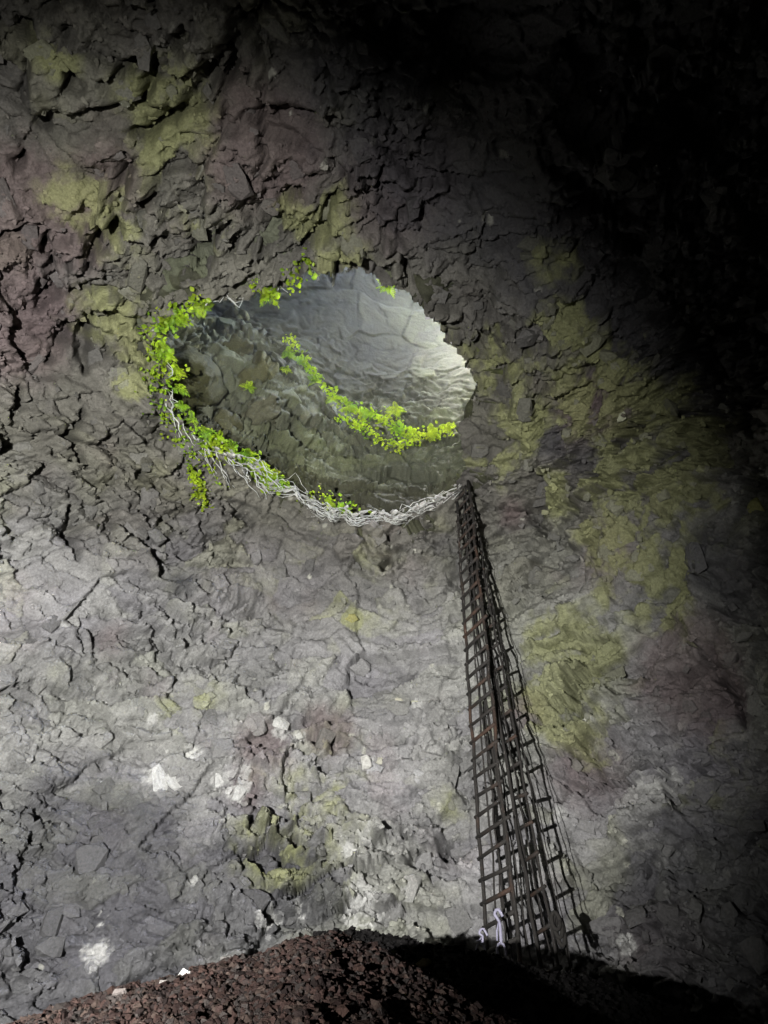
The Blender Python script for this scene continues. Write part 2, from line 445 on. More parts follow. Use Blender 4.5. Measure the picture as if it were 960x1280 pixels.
a0 = (ii * nm + jj).ravel()
FA = np.stack([a0, a0 + 1, a0 + nm + 1, a0 + nm], 1)
PX, PY, OK = project(P1)
hole_v = inside(PX, PY, rim_j) & OK & (P1[:, 1] > 4) & (P1[:, 2] > 9)
keep = ~hole_v[FA].all(1)
blockz = P0[:, 2] + .5 * IA + .9 * (P0[:, 0] > 3)
is_roof = (blockz[FA].mean(1) > 10.6)
wv_, wf_, wt_ = sub_mesh(P1, FA, TINT, keep & ~is_roof)
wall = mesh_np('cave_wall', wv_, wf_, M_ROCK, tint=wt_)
tag(wall, 'torch-lit fractured grey rock wall rising behind the ladder to the opening', 'cave wall', 'structure')
rv_, rf_, rt_ = sub_mesh(P1, FA, TINT, keep & is_roof)
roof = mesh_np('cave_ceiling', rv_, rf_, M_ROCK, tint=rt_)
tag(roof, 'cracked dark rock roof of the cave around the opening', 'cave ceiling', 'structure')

# ------------------------------------------------------------------ the shaft above the opening, stepped and leaning, up to the ground
def dome_pts(pxs):
    P = np.array([dome_hit(x, y) for x, y in pxs]); N = dome_normal(P)
    D = rock_relief(P, N)[0]
    return P + N * D[:, None], N
K = 900
rim_w, rim_n = dome_pts(rim_j)
fl_w, fl_n = dome_pts(c_px + (rim - c_px) * 1.22)
cxy = np.array([-1.2, 8.3])
def smooth_ring(r, n=6):
    for _ in range(n): r = (np.roll(r, 1, 0) + r + np.roll(r, -1, 0)) / 3
    return r
rim_s = smooth_ring(rim_w, 400)
ang0 = np.arctan2(rim_s[:, 1] - cxy[1], rim_s[:, 0] - cxy[0])
def ring_from(pts3):
    p = np.array(pts3); a = np.arctan2(p[:, 1] - cxy[1], p[:, 0] - cxy[0]); o = np.argsort(a); a, p = a[o], p[o]
    a = np.concatenate([a - 2 * math.pi, a, a + 2 * math.pi]); p = np.concatenate([p, p, p])
    return np.stack([np.interp(ang0, a, p[:, k]) for k in range(3)], 1)
def smooth_ring(r, n=6):
    for _ in range(n): r = (np.roll(r, 1, 0) + r + np.roll(r, -1, 0)) / 3
    return r
def outw(r, d):
    v = r[:, :2] - cxy; v = v / np.linalg.norm(v, axis=1, keepdims=True)
    q = r.copy(); q[:, :2] += v * d; return q
LEDGE_PX = [(240, 396, 20.0), (270, 402, 20.0), (300, 410, 19.8), (330, 418, 19.4), (352, 432, 19.0), (372, 455, 18.5), (390, 482, 18.0), (412, 505, 17.6), (434, 520, 17.3), (460, 530, 16.9), (486, 536, 16.6), (505, 548, 16.4),
            (525, 556, 16.3), (548, 553, 16.3), (572, 545, 16.4)]
ledge_w = [at_z(*q) for q in LEDGE_PX]
ring3 = smooth_ring(ring_from(ledge_w + [(3.0, 10.2, 16.6), (3.3, 8, 17), (2.8, 5.4, 17), (1, 3.9, 17), (-1.4, 3.8, 17.5), (-3.6, 4.6, 18), (-5.4, 6.6, 19.2), (-5.8, 8.6, 20)]), 3)
r0 = rim_w - rim_n * .10; r0[:, 2] += .02
r1 = outw(smooth_ring(rim_w, 20), .12); r1[:, 2] += .18
r2 = outw(smooth_ring(rim_w, 120), .38); r2[:, 2] += .30
r4 = outw(ring3, .9); r4[:, 2] += .25
TOPC = np.array([5.4, 6.0])
top = np.stack([TOPC[0] + 4.7 * np.cos(ang0), TOPC[1] + 5.0 * np.sin(ang0), np.full(K, 27.0)], 1)
keys = [(fl_w - fl_n * .40, 1), (r0, 6), (r1, 6), (r2, 10), (ring3, 110), (outw(ring3, .25) + np.array([0, 0, .12]), 8), (r4, 14), (top, 280)]
rows = [keys[0][0]]; amp = [0.]
for (A, _), (B, n) in zip(keys[:-1], keys[1:]):
    for t in range(1, n + 1):
        rows.append(A + (B - A) * t / n)
for q in range(1, len(rows)): amp.append(min(1, max(0, (q - 14) / 16)))
SV = np.concatenate(rows); SA = np.repeat(np.array(amp), K)
nr = len(rows)
grid = SV.reshape(nr, K, 3)
du = np.roll(grid, -1, 1) - np.roll(grid, 1, 1); dv = np.gradient(grid, axis=0)
SN = np.cross(du.reshape(-1, 3), dv.reshape(-1, 3)); SN /= (np.linalg.norm(SN, axis=1, keepdims=True) + 1e-9)
SN[((SN[:, :2] * (SV[:, :2] - cxy)).sum(1) > 0)] *= -1
sD, sC, sA, sB, sI = rock_relief(SV, SN)
sD = np.clip(sD, -.5, .5)
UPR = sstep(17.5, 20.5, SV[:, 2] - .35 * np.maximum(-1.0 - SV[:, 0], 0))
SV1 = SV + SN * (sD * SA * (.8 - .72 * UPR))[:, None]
st = rock_colour(SV, sC, sA, sB, sI) * np.array([.38, .41, .28]) * (1 + UPR * (-.68 + 1.0 * sstep(-1.6, 3.0, SV[:, 0] - .25 * (SV[:, 2] - 18))))[:, None]  # left darkened, right paled: shade and daylight haze painted into the colour
kk = np.arange(K)
SF = np.concatenate([np.stack([q * K + kk, q * K + (kk + 1) % K, (q + 1) * K + (kk + 1) % K, (q + 1) * K + kk], 1) for q in range(nr - 1)])
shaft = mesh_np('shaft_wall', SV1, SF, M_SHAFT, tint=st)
tag(shaft, 'daylit rock wall of the shaft seen through the opening', 'shaft wall', 'structure')

# thin mist drifting in the shaft, where the sunlight catches it
mm = bpy.data.materials.new('mist'); mm.use_nodes = True
mm.node_tree.nodes.remove(mm.node_tree.nodes['Principled BSDF'])
pv = mm.node_tree.nodes.new('ShaderNodeVolumePrincipled')
pv.inputs['Color'].default_value = (.93, .96, 1, 1); pv.inputs['Density'].default_value = .009; pv.inputs['Anisotropy'].default_value = 0
mm.node_tree.links.new(pv.outputs[0], mm.node_tree.nodes['Material Output'].inputs['Volume'])
bm = bmesh.new(); bmesh.ops.create_cube(bm, size=1)
for v in bm.verts: v.co = Vector((1.0 + 15 * v.co.x, 8 + 14 * v.co.y, 21 + 12.4 * v.co.z))
tag(bm_obj('mist', bm, mm), 'pale mist hanging in the daylit shaft above the opening', 'mist', 'stuff')
S.cycles.volume_bounces = 0

# open ground far above, round the mouth of the shaft
gv, gf = [], []
tl_ = SV1[-K:]
for q, sc in enumerate((1.0, 1.3, 2.5, 8, 40, 400)):
    for k in range(0, K, 12):
        v = tl_[k, :2] - TOPC
        gv.append((TOPC[0] + v[0] * sc, TOPC[1] + v[1] * sc, tl_[k, 2] + (0 if q == 0 else .3 + .4 * math.sin(k * .3 + q))))
kn = len(range(0, K, 12))
for q in range(5):
    for k in range(kn): gf.append((q * kn + k, q * kn + (k + 1) % kn, (q + 1) * kn + (k + 1) % kn, (q + 1) * kn + k))
tag(mesh_np('ground', gv, gf, M_GROUND), 'open ground above the cave around the mouth of the shaft', 'ground', 'structure')

# ------------------------------------------------------------------ cave floor with the gravel heap
def ridge_z(x, y):
    xa = x + .28
    crest = 2.76 - np.where(xa < 0, .25 * np.abs(xa) ** 1.2, .50 * np.abs(xa) ** 1.1)
    ya = 4.6 - .10 * np.abs(xa)
    crest = np.maximum(crest, 2.24 - .25 * np.maximum(np.abs(x - 1.6) - 1.3, 0) * 2)  # low hump added out of view, to shade the far heap
    A = crest - np.where(y < ya, .56 * (np.sqrt((ya - y) ** 2 + .04) - .2), .62 * (np.sqrt((y - ya) ** 2 + .06) - .245))
    xb = x + .55
    crb = 3.47 - np.where(xb < 0, .42 * np.abs(xb), .20 * (np.sqrt(xb * xb + .5) - .707) * 1.25)
    B = crb - np.where(y < 7.0, .75 * (np.sqrt((7 - y) ** 2 + .1) - .316), .28 * (np.sqrt((y - 7) ** 2 + .6) - .775))
    z = np.maximum(np.maximum(A, B), 0)
    return z
def floor_z(x, y):
    P = np.stack([x, y, np.zeros_like(x)], 1)
    return ridge_z(x, y) + fbm(P * 1.1, 3, 401) * .07 + fbm(P * 6, 3, 402) * .035 + fbm(P * 22, 2, 403) * .010
fx = spaced(-10, 9.5, lambda a: .03 if -2.6 < a < 4.2 else .25)
fy = spaced(-6, 14, lambda a: .03 if 2.6 < a < 8 else .2)
FX, FY = np.meshgrid(fx, fy, indexing='ij')
fxx, fyy = FX.ravel(), FY.ravel()
FV = np.stack([fxx, fyy, floor_z(fxx, fyy)], 1)
ny = len(fy)
ii, jj = np.meshgrid(np.arange(len(fx) - 1), np.arange(ny - 1), indexing='ij'); a0 = (ii * ny + jj).ravel()
FF = np.stack([a0, a0 + ny, a0 + ny + 1, a0 + 1], 1)
def heap_colour(P):
    f = fbm(P * 1.3, 3, 410)[:, None]; g = fbm(P * 8, 3, 411)[:, None]
    c = np.array([.022, .017, .015]) * (1 + .25 * g) * (1 + .25 * f * np.array([1.3, .9, .8]))
    far = sstep(4.9, 5.4, P[:, 1])[:, None]               # shadow on the far heap put into the colour
    return np.clip(c * (1 - far) + far * np.array([.006, .0056, .0055]) * (1 + .3 * g), .005, .3)
floor = mesh_np('cave_floor', FV, FF, M_GRAV, tint=heap_colour(FV))
tag(floor, 'heaped reddish gravel floor of the cave rising in front of the ladder', 'cave floor', 'structure')

# ------------------------------------------------------------------ loose pieces
def hull_mesh(name, n, flat, m, seed):
    rg = random.Random(seed); bm = bmesh.new()
    for _ in range(n):
        v = Vector((rg.gauss(0, 1), rg.gauss(0, 1), rg.gauss(0, 1))).normalized()
        v = Vector(tuple(max(-.72, min(.72, c * 1.0)) for c in v)) * rg.uniform(.85, 1.15)
        bm.verts.new((v.x, v.y * rg.uniform(.8, 1), v.z * flat))
    r = bmesh.ops.convex_hull(bm, input=bm.verts[:])
    bmesh.ops.delete(bm, geom=[e for e in r['geom_interior'] if isinstance(e, bmesh.types.BMVert)], context='VERTS')
    bmesh.ops.triangulate(bm, faces=bm.faces[:])
    me = bpy.data.meshes.new(name); bm.to_mesh(me); bm.free(); me.materials.append(m)
    return me
ROCKS = [hull_mesh('rock', 18, .7, M_ROCKO, s) for s in range(10)]
STONES = [hull_mesh('stone', 14, .8, M_GRAVO, 50 + s) for s in range(8)]
def mesh_arr(me):
    v = np.zeros(len(me.vertices) * 3, np.float32); me.vertices.foreach_get('co', v)
    t = np.array([p.vertices[:] for p in me.polygons]); return v.reshape(-1, 3), t
RARR = [mesh_arr(m) for m in ROCKS]; SARR = [mesh_arr(m) for m in STONES]
def frame_for(n, rg):
    n = Vector(n).normalized(); a = n.orthogonal().normalized(); b = n.cross(a)
    th = rg.uniform(0, 6.283); u = a * math.cos(th) + b * math.sin(th)
    tilt = Matrix.Rotation(rg.gauss(0, .22), 3, u)
    nn = tilt @ n; u2 = (u - nn * u.dot(nn)).normalized(); w2 = nn.cross(u2)
    return Matrix((u2, w2, nn)).transposed()
rg = random.Random(5)
vis = OK & (PX > -10) & (PX < 970) & (PY > -10) & (PY < 1235) & ~inside(PX, PY, c_px + (rim - c_px) * 1.08)
def pieces(parent, cand, n_obj, n_stuff, smin, smax, fs_min, fs_max):
    pick = RNG.choice(cand, n_obj, replace=False)
    for k in pick:
        s = smin + (smax - smin) * rg.random() ** 2.2
        o = bpy.data.objects.new('rock', ROCKS[rg.randrange(10)])
        M3 = frame_for(N0[k], rg)
        sx, sy, sz = s * rg.uniform(.8, 1.3), s * rg.uniform(.6, 1), s * rg.uniform(.4, .7)
        loc = P1[k] + N0[k] * (-.30 * sz)
        o.matrix_world = Matrix.Translation(loc) @ M3.to_4x4() @ Matrix.Diagonal((sx, sy, sz, 1))
        c = TINT[k] * .55 + TINT[k].mean() * np.array([.98, .97, .93]) * .45; c = np.minimum(c, .26) * rg.uniform(.8, 1.12); o.color = (*c, 1)
        COL.objects.link(o); o.parent = parent
    vs, fs, ts, base = [], [], [], 0
    for k in RNG.choice(cand, n_stuff, replace=False):
        s = fs_min + (fs_max - fs_min) * rg.random() ** 2.5
        v, f = RARR[rg.randrange(10)]
        M3 = np.array(frame_for(N0[k], rg)) @ np.diag([s * rg.uniform(.8, 1.4), s * rg.uniform(.6, 1), s * rg.uniform(.4, .8)])
        vs.append(v @ M3.T + P1[k] - N0[k] * .1 * s); fs.append(f + base); base += len(v)
        ts.append(np.tile(np.clip(TINT[k] * rg.uniform(.8, 1.3), 0, .7), (len(v), 1)))
    o = mesh_np('rock_rubble', np.concatenate(vs), np.concatenate(fs), M_ROCK, parent, np.concatenate(ts), smooth=False)
    o['kind'] = 'stuff'
pieces(wall, np.flatnonzero(vis & (blockz < 10.3)), 300, 5000, .08, .34, .025, .10)
pieces(roof, np.flatnonzero(vis & (blockz > 10.9)), 300, 4500, .08, .36, .025, .10)

# pale and yellow stones that stand out in the wall
for px, py, r, c in [(441, 772, 9, (.30, .29, .11)), (198, 973, 16, (.55, .55, .53)), (216, 976, 13, (.5, .5, .48)), (237, 942, 12, (.5, .5, .47)), (352, 907, 11, (.55, .55, .52)), (374, 917, 8, (.5, .5, .46)),
                     (457, 952, 10, (.55, .54, .50)), (476, 950, 7, (.45, .44, .36)), (298, 992, 12, (.5, .5, .48)), (275, 972, 12, (.5, .5, .48)), (500, 876, 7, (.5, .48, .38)), (522, 877, 9, (.45, .45, .33)),
                     (803, 972, 7, (.5, .5, .48)), (945, 635, 13, (.33, .33, .13)), (774, 522, 9, (.45, .46, .33)), (660, 1062, 10, (.42, .42, .40)),]:
    k = int(np.argmin((PX - px) ** 2 + (PY - py) ** 2 + np.where(OK & (P1[:, 1] > 2), 0, 1e9)))
    o = bpy.data.objects.new('pale_rock', ROCKS[rg.randrange(10)]); s = r * np.linalg.norm(P1[k] - CAM) / F
    o.matrix_world = Matrix.Translation(P1[k] + N0[k] * .05 * s) @ frame_for(N0[k], rg).to_4x4() @ Matrix.Diagonal((s * 1.2, s * .9, s * .5, 1))
    o.color = (*[q * .78 for q in c], 1); COL.objects.link(o); o.parent = wall if blockz[k] < 10.6 else roof

# boulders and blocks set in the side of the shaft
spx, spy, sok = project(SV1)
def shaft_at(px, py, lo=0):
    d2 = (spx - px) ** 2 + (spy - py) ** 2
    c = np.flatnonzero(d2 < max(d2.min() * 1.5, 30))
    return c[np.argmin(np.linalg.norm(SV1[c] - CAM, axis=1))]
for px, py, r, c in [(256, 458, 50, (.036, .037, .012)), (322, 462, 26, (.07, .07, .03)), (296, 430, 20, (.045, .045, .018)), (330, 512, 22, (.08, .08, .05)), (290, 525, 22, (.06, .06, .03)), (300, 392, 18, (.06, .06, .03))]:
    k = shaft_at(px, py); s = r * np.linalg.norm(SV1[k] - CAM) / F
    bm = bmesh.new(); bmesh.ops.create_icosphere(bm, subdivisions=4, radius=1)
    V = np.array([v.co[:] for v in bm.verts]); q = V * 1.1 + px
    off, e, r1_, r2_, r3_ = worley(q * 1.1, 700)
    dd = .10 * r1_ + .55 * (off[:, 0] * r2_ + off[:, 2] * r3_) - .10 * np.exp(-(e / .06) ** 2) + .06 * fbm(q * 3, 4, 710)
    for v, d in zip(bm.verts, dd): v.co *= (1 + d)
    o = bm_obj('boulder', bm, M_ROCKO, shaft, True)
    o.location = SV1[k] - SN[k] * s * (.78 if r > 40 else .55)
    o.scale = (s * 1.1, s * .8, s); o.rotation_euler = (rg.random() * .6, rg.random() * .6, rg.random() * 3); o.color = (*c, 1)

# stones on the heap
gx = RNG.uniform(-2.3, 1.6, 60000); gy = RNG.uniform(2.9, 5.2, 60000)
gz = floor_z(gx, gy); G = np.stack([gx, gy, gz], 1)
gpx, gpy, gok = project(G)
g_in = np.flatnonzero((gpx > -15) & (gpx < 975) & (gpy < 1292) & (gy < 4.75))
pick = g_in[:14000]
for k in pick[:300]:
    o = bpy.data.objects.new('stone', STONES[rg.randrange(8)])
    s = .018 + .030 * rg.random() ** 2.2
    o.matrix_world = Matrix.Translation(G[k] + np.array([0, 0, .3 * s])) @ frame_for((rg.gauss(0, .5), rg.gauss(0, .5) - .4, 1), rg).to_4x4() @ Matrix.Diagonal((s * rg.uniform(.8, 1.3), s, s * rg.uniform(.6, .9), 1))
    q_ = rg.uniform(.12, .28); b = rg.choice([(.12, .075, .062), (.095, .062, .055), (.10, .085, .078), (.14, .10, .085), (.075, .055, .05)])
    o.color = (*[c * q_ for c in b], 1); COL.objects.link(o); o.parent = floor
vs, fs, ts, base = [], [], [], 0
b_in = np.flatnonzero(RNG.random(60000) < 0)
for k in pick[300:]:
    s = .007 + .024 * rg.random() ** 2.2
    v, f = SARR[rg.randrange(8)]
    M3 = np.array(frame_for((rg.gauss(0, .6), rg.gauss(0, .6), 1), rg)) * s
    vs.append(v @ M3.T + G[k] + np.array([0, 0, .2 * s])); fs.append(f + base); base += len(v)
    b = np.array(rg.choice([(.11, .07, .06), (.09, .06, .053), (.10, .085, .078), (.13, .095, .08), (.07, .052, .048)])) * rg.uniform(.12, .30)
    ts.append(np.tile(b, (len(v), 1)))
ex, ey = RNG.uniform(-.6, 4.2, 5000), RNG.uniform(5.6, 7.4, 5000); ez = floor_z(ex, ey)
for x, y, z in zip(ex, ey, ez):
    s = .012 + .03 * rg.random() ** 2; v, f = SARR[rg.randrange(8)]
    vs.append(v * s + np.array([x, y, z + .2 * s])); fs.append(f + base); base += len(v); ts.append(np.tile(np.array([.006, .0056, .0055]) * rg.uniform(.7, 1.4), (len(v), 1)))  # pebbles blackened in colour, for the far heap's shade
o = mesh_np('gravel', np.concatenate(vs), np.concatenate(fs), M_GRAV, floor, np.concatenate(ts), smooth=False); o['kind'] = 'stuff'
for px, py, y, r, c in [(236, 1207, 4.35, .05, (.36, .36, .34)), (206, 1226, 4.2, .035, (.14, .13, .12)), (150, 1240, 4.1, .045, (.08, .07, .065)), (530, 1192, 6.3, .07, (.16, .14, .08)), (60, 1262, 3.9, .05, (.07, .06, .058)), (282, 1194, 4.4, .05, (.09, .085, .08))]:
    p = at_y(px, py, y); zf = floor_z(np.array([p[0]]), np.array([p[1]]))[0]
    o = bpy.data.objects.new('pale_stone', STONES[rg.randrange(8)])
    o.matrix_world = Matrix.Translation((p[0], p[1], zf + .4 * r)) @ frame_for((0, -.3, 1), rg).to_4x4() @ Matrix.Diagonal((r * 1.1, r, r * .85, 1))
    o.color = (*c, 1); COL.objects.link(o); o.parent = floor

# ------------------------------------------------------------------ ladders
def lerp(a, b, t): return Vector(a) + (Vector(b) - Vector(a)) * t
RUNG = Vector((.335, -.60, 0))
LB, LT = Vector(at_y(609, 1186, 10.7)), Vector(at_y(571.5, 640, 10.75))
# the ladder runs on down behind the heap and up over the lip
def on_line(a, b, z): return a + (b - a) * ((z - a.z) / (b.z - a.z))
def zfloor(v): return float(floor_z(np.array([v.x]), np.array([v.y]))[0])
z0 = zfloor(LB) - .05
lad = empty('wooden_ladder', on_line(LB, LT, z0))
tag(lad, 'tall dark wooden ladder climbing from behind the gravel heap to the opening', 'ladder', None, 'ladders hanging from the opening')
inv = lad.location.copy()
def part(parent, name, pts, rad, m, seg=6, jit=.08, smooth=True):
    bm = bmesh.new(); o0 = parent.location if parent.type == 'EMPTY' else Vector()
    tube(bm, [Vector(p) - o0 for p in pts], rad, seg, jit)
    return bm_obj(name, bm, m, parent, smooth)
z1 = 13.15
def wob(a, b, n, s):
    return [lerp(a, b, t / n) + Vector((rg.gauss(0, s), rg.gauss(0, s), 0)) for t in range(n + 1)]
Lb, Lt = on_line(LB, LT, z0), on_line(LB, LT, z1)
part(lad, 'stile', wob(Lb, Lt, 24, .010), .028, M_WOOD)
part(lad, 'stile', wob(Lb + RUNG, Lt + RUNG * .72, 24, .014), .028, M_WOOD)
part(lad, 'cable', wob(Lb + RUNG * .36, Lt + RUNG * .36, 24, .012), .015, M_ROPE, 5)
part(lad, 'cable', wob(Lb + RUNG * .72 + Vector((0, .3, 0)), Lt + RUNG * .5, 24, .012), .013, M_ROPE, 5)
nR = int((z1 - z0) / .30)
for k in range(nR):
    z = z0 + .25 + k * .30; p = on_line(Lb, Lt, z); sc = 1.0 - .28 * (z - z0) / (z1 - z0)
    ext = rg.choice([1.02, 1.04, 1.06, 1.08, 1.2])
    d = RUNG * sc + Vector((0, 0, rg.gauss(0, .018)))
    part(lad, 'rung', [p - d * .11, p + d * .4 + Vector((0, 0, rg.gauss(0, .006))), p + d * ext], .030 if z < 12 else .025, M_WOOD, 6, .12)

# second, narrower ladder to the right, rungs further apart
RB, RT = Vector(at_y(690, 1165, 10.05)), Vector(at_y(588, 625, 10.75))
RV = RUNG * .50
z0r = zfloor(RB) - .05
Rb, Rt = on_line(RB, RT, z0r), on_line(RB, RT, 13.0)
l2 = empty('rope_ladder', Rb)
tag(l2, 'narrow dark rope ladder hanging to the right of the wooden ladder', 'ladder', None, 'ladders hanging from the opening')
part(l2, 'side_rope', wob(Rb, Rt, 24, .012), .020, M_ROPE, 5)
part(l2, 'side_rope', wob(Rb - RV, Rt - RV * .55, 24, .012), .030, M_ROPE, 5)
for k in range(int((13 - z0r) / .46)):
    z = z0r + .3 + k * .46; p = on_line(Rb, Rt, z); sc = 1 - .45 * (z - z0r) / (13 - z0r)
    part(l2, 'rung', [p + RV * .12 * sc + Vector((0, 0, rg.gauss(0, .02))), p - RV * sc * 1.06], .028, M_WOOD, 6, .12)

# slack cables and ropes between and beside the ladders, each hung from the lip
for n, (xb, yb, db, xt, rad) in enumerate([(640, 1190, 10.4, 577, .014), (652, 1195, 10.3, 580, .022), (664, 1190, 10.2, 581, .012), (690, 1190, 10.2, 584, .011), (716, 1215, 10.2, 592, .008), (676, 1190, 10.25, 583, .026), (724, 1235, 10.0, 594, .007)]):
    b, t = Vector(at_y(xb, yb, db)), Vector(at_y(xt, 622 + n * 3, 10.75))
    b = on_line(b, t, zfloor(b) + .02)
    pts = []
    for q in range(31):
        u = q / 30; p = lerp(b, t, u); sag = math.sin(u * math.pi)
        pts.append(p + Vector((rg.gauss(0, .012) - .05 * sag, rg.gauss(0, .012), 0)))
    bm = bmesh.new(); tube(bm, pts, rad, 5)
    tag(bm_obj('hanging_rope', bm, M_ROPE, None, True), ['thin rope hanging just right of the wooden ladder stile', 'thicker rope hanging between the two ladders', 'thin rope hanging left of the rope ladder',
        'thin rope hanging inside the rope ladder', 'slender rope hanging free right of the rope ladder', 'thickest rope beside the left side rope of the rope ladder', 'outermost thin line hanging against the wall right of the ladders'][n], 'rope', None, 'ropes hanging from the opening')
# knotted coil at the foot of the rope ladder
bm = bmesh.new(); c0 = Vector(at_y(694, 1152, 9.98))
for q in range(3):
    pts = []
    for k in range(13):
        a = k / 12 * 2 * math.pi; pts.append(c0 + Vector((.05 * math.cos(a) + .025 * q, .03 * q - .03, (.10 + .03 * q) * math.sin(a) - .05 * q)))
    tube(bm, pts, .028, 6)
tag(bm_obj('rope_coil', bm, M_ROPE, None, True), 'dark coil of rope tied at the foot of the rope ladder', 'rope coil')

# white slings clipped to the lowest rungs
def resample_open(pts, n):
    p = np.array([list(v) for v in pts]); m = len(p); out = []
    for t in np.linspace(0, m - 1, n):
        i = min(int(t), m - 2); f = t - i; a, b = p[i], p[i + 1]; z = p[max(i - 1, 0)]; c = p[min(i + 2, m - 1)]
        out.append(Vector(.5 * (2 * a + (b - z) * f + (2 * z - 5 * a + 4 * b - c) * f * f + (3 * a - z - 3 * b + c) * f ** 3)))
    return out
def sling(px0, py0, px1, py1, y, wid, label):
    a, b = Vector(at_y(px0, py0, y)), Vector(at_y(px1, py1, y))
    r = empty('sling', a); tag(r, label, 'sling', None, 'white slings at the foot of the ladder')
    pts = [a + Vector((.05, 0, -.05)), a + Vector((.0, 0, .03)), a + Vector((-.05, 0, -.02)), lerp(a, b, .25), lerp(a, b, .55) + Vector((wid * .4, 0, 0)), b + Vector((wid * .3, 0, .10))]
    P_ = resample_open(pts, 18)
    part(r, 'webbing', P_, wid, M_SLING, 8, .1)
    k = []
    for q in range(11):
        t = q / 10 * 2 * math.pi; k.append(b + Vector((.055 * math.sin(t), 0, .10 * math.cos(t))))
    part(r, 'loop', k, wid * .85, M_SLING, 6, .1)
    part(r, 'strand', [lerp(a, b, .2), lerp(a, b, .5) + Vector((-.04, -.02, 0)), b + Vector((-.04, 0, .12))], wid * .6, M_SLING, 6, .15)
sling(623, 1140, 627, 1190, 9.9, .019, 'long white webbing sling hanging from the lowest rung, nearer the ropes')
sling(604, 1164, 601, 1190, 9.9, .014, 'short white webbing sling hanging beside the left stile of the ladder')

# ------------------------------------------------------------------ plants and roots on the lip and the inner ledge
kv = lambda i: rim_w[i % K]
rim_idx_of = lambda px, py: int(np.argmin((rim_j[:, 0] - px) ** 2 + (rim_j[:, 1] - py) ** 2))
def frond_mesh(seed):
    rg2 = random.Random(seed); bm = bmesh.new()
    n = 8; pts = []
    bend = rg2.uniform(.3, .8)
    for q in range(n + 1):
        u = q / n; pts.append(Vector((0, u * .9, .35 * u - bend * u * u)))
    for q in range(1, n + 1):
        u = q / n; wd = .30 * math.sin(math.pi * min(1, u * .85 + .12)) + .03
        for s in (-1, 1):
            a = pts[q - 1].lerp(pts[q], .3); tip = pts[q] + Vector((s * wd, .10, -.05 - .1 * rg2.random()))
            mid = a.lerp(tip, .5)
            v = [bm.verts.new(a), bm.verts.new(mid + Vector((0, .055, .02))), bm.verts.new(tip), bm.verts.new(mid + Vector((0, -.055, .02)))]
            bm.faces.new(v)
    v = [bm.verts.new(p + Vector((s * .012, 0, 0))) for p in pts for s in (-1, 1)]
    for q in range(n): bm.faces.new((v[2 * q], v[2 * q + 1], v[2 * q + 3], v[2 * q + 2]))
    me = bpy.data.meshes.new('frond'); bm.to_mesh(me); bm.free(); me.materials.append(M_LEAF); return me
FRONDS = [frond_mesh(s) for s in range(6)]
def fern(p, size, label, group, n=8, out=(0, 0)):
    r = empty('fern', p); tag(r, label, 'fern', None, group)
    for k in range(n):
        o = bpy.data.objects.new('frond', FRONDS[rg.randrange(6)]); o.parent = r
        th = k / n * 2 * math.pi + rg.uniform(-.3, .3); s = size * rg.uniform(.7, 1.15)
        o.rotation_euler = (rg.uniform(-.5, .4), rg.uniform(-.3, .3), th); o.scale = (s, s, s)
        o.location = (out[0] * .1, out[1] * .1, 0)
        COL.objects.link(o)
def inward(p): 
    v = cxy - np.asarray(p)[:2]; return v / np.linalg.norm(v)
LV, LF = [], []
def leaf(p, s):
    a = Vector((rg.gauss(0, 1), rg.gauss(0, 1), rg.gauss(0, .45))).normalized(); b = Vector((rg.gauss(0, .6), rg.gauss(0, .6), 1))
    b = a.cross(b).normalized(); n_ = a.cross(b)
    k = len(LV); p = Vector(p)
    for t, w_, z in ((0, 0, 0), (.35, .38, .06), (.72, .30, .0), (1.05, 0, -.14), (.72, -.30, .0), (.35, -.38, .06)):
        LV.append(p + a * t * s + b * w_ * s + n_ * z * s)
    LF.append((k, k + 1, k + 2, k + 3)); LF.append((k, k + 3, k + 4, k + 5))
def moss_band(p, n, spread, s0, s1):
    for _ in range(n):
        q = np.asarray(p) + np.array([rg.gauss(0, spread[0]), rg.gauss(0, spread[0]), rg.gauss(0, spread[1])])
        leaf(q, rg.uniform(s0, s1))
# density of green along the rim, given at photo pixels
for (xa, ya, xb, yb, dens, sp) in [(246, 366, 205, 402, 15, .10), (205, 402, 186, 434, 10, .11), (190, 440, 200, 470, 11, .12), (205, 462, 213, 500, 12, .13), (213, 500, 236, 536, 10, .12), (236, 536, 280, 566, 10, .12), (280, 566, 345, 605, 11, .11),
                                   (384, 630, 440, 645, 7, .09), (366, 346, 394, 336, 26, .11), (318, 364, 338, 359, 18, .10), (300, 371, 318, 365, 4, .05), (486, 350, 502, 363, 6, .06), (530, 381, 598, 484, 1.2, .05), (440, 646, 470, 650, 2, .06), (352, 612, 384, 630, 3, .06), (582, 448, 598, 476, 1.5, .04)]:
    ia, ib = rim_idx_of(xa, ya), rim_idx_of(xb, yb)
    if ib < ia and ia - ib > K / 2: ib += K
    if ib > ia and ib - ia > K / 2: ia += K
    st_ = 1 if ib > ia else -1
    for i in range(ia, ib + st_, st_):
        p = kv(i); iv = inward(p)
        clump = max(0.0, .55 + 1.3 * float(vnoise(np.array([p * 2.1]), 555)[0]))
        moss_band(p + np.array([iv[0] * .05, iv[1] * .05, .04]), int(dens * .68 * clump * rg.uniform(.5, 1.5)), (sp, sp * .8), .035, .125)
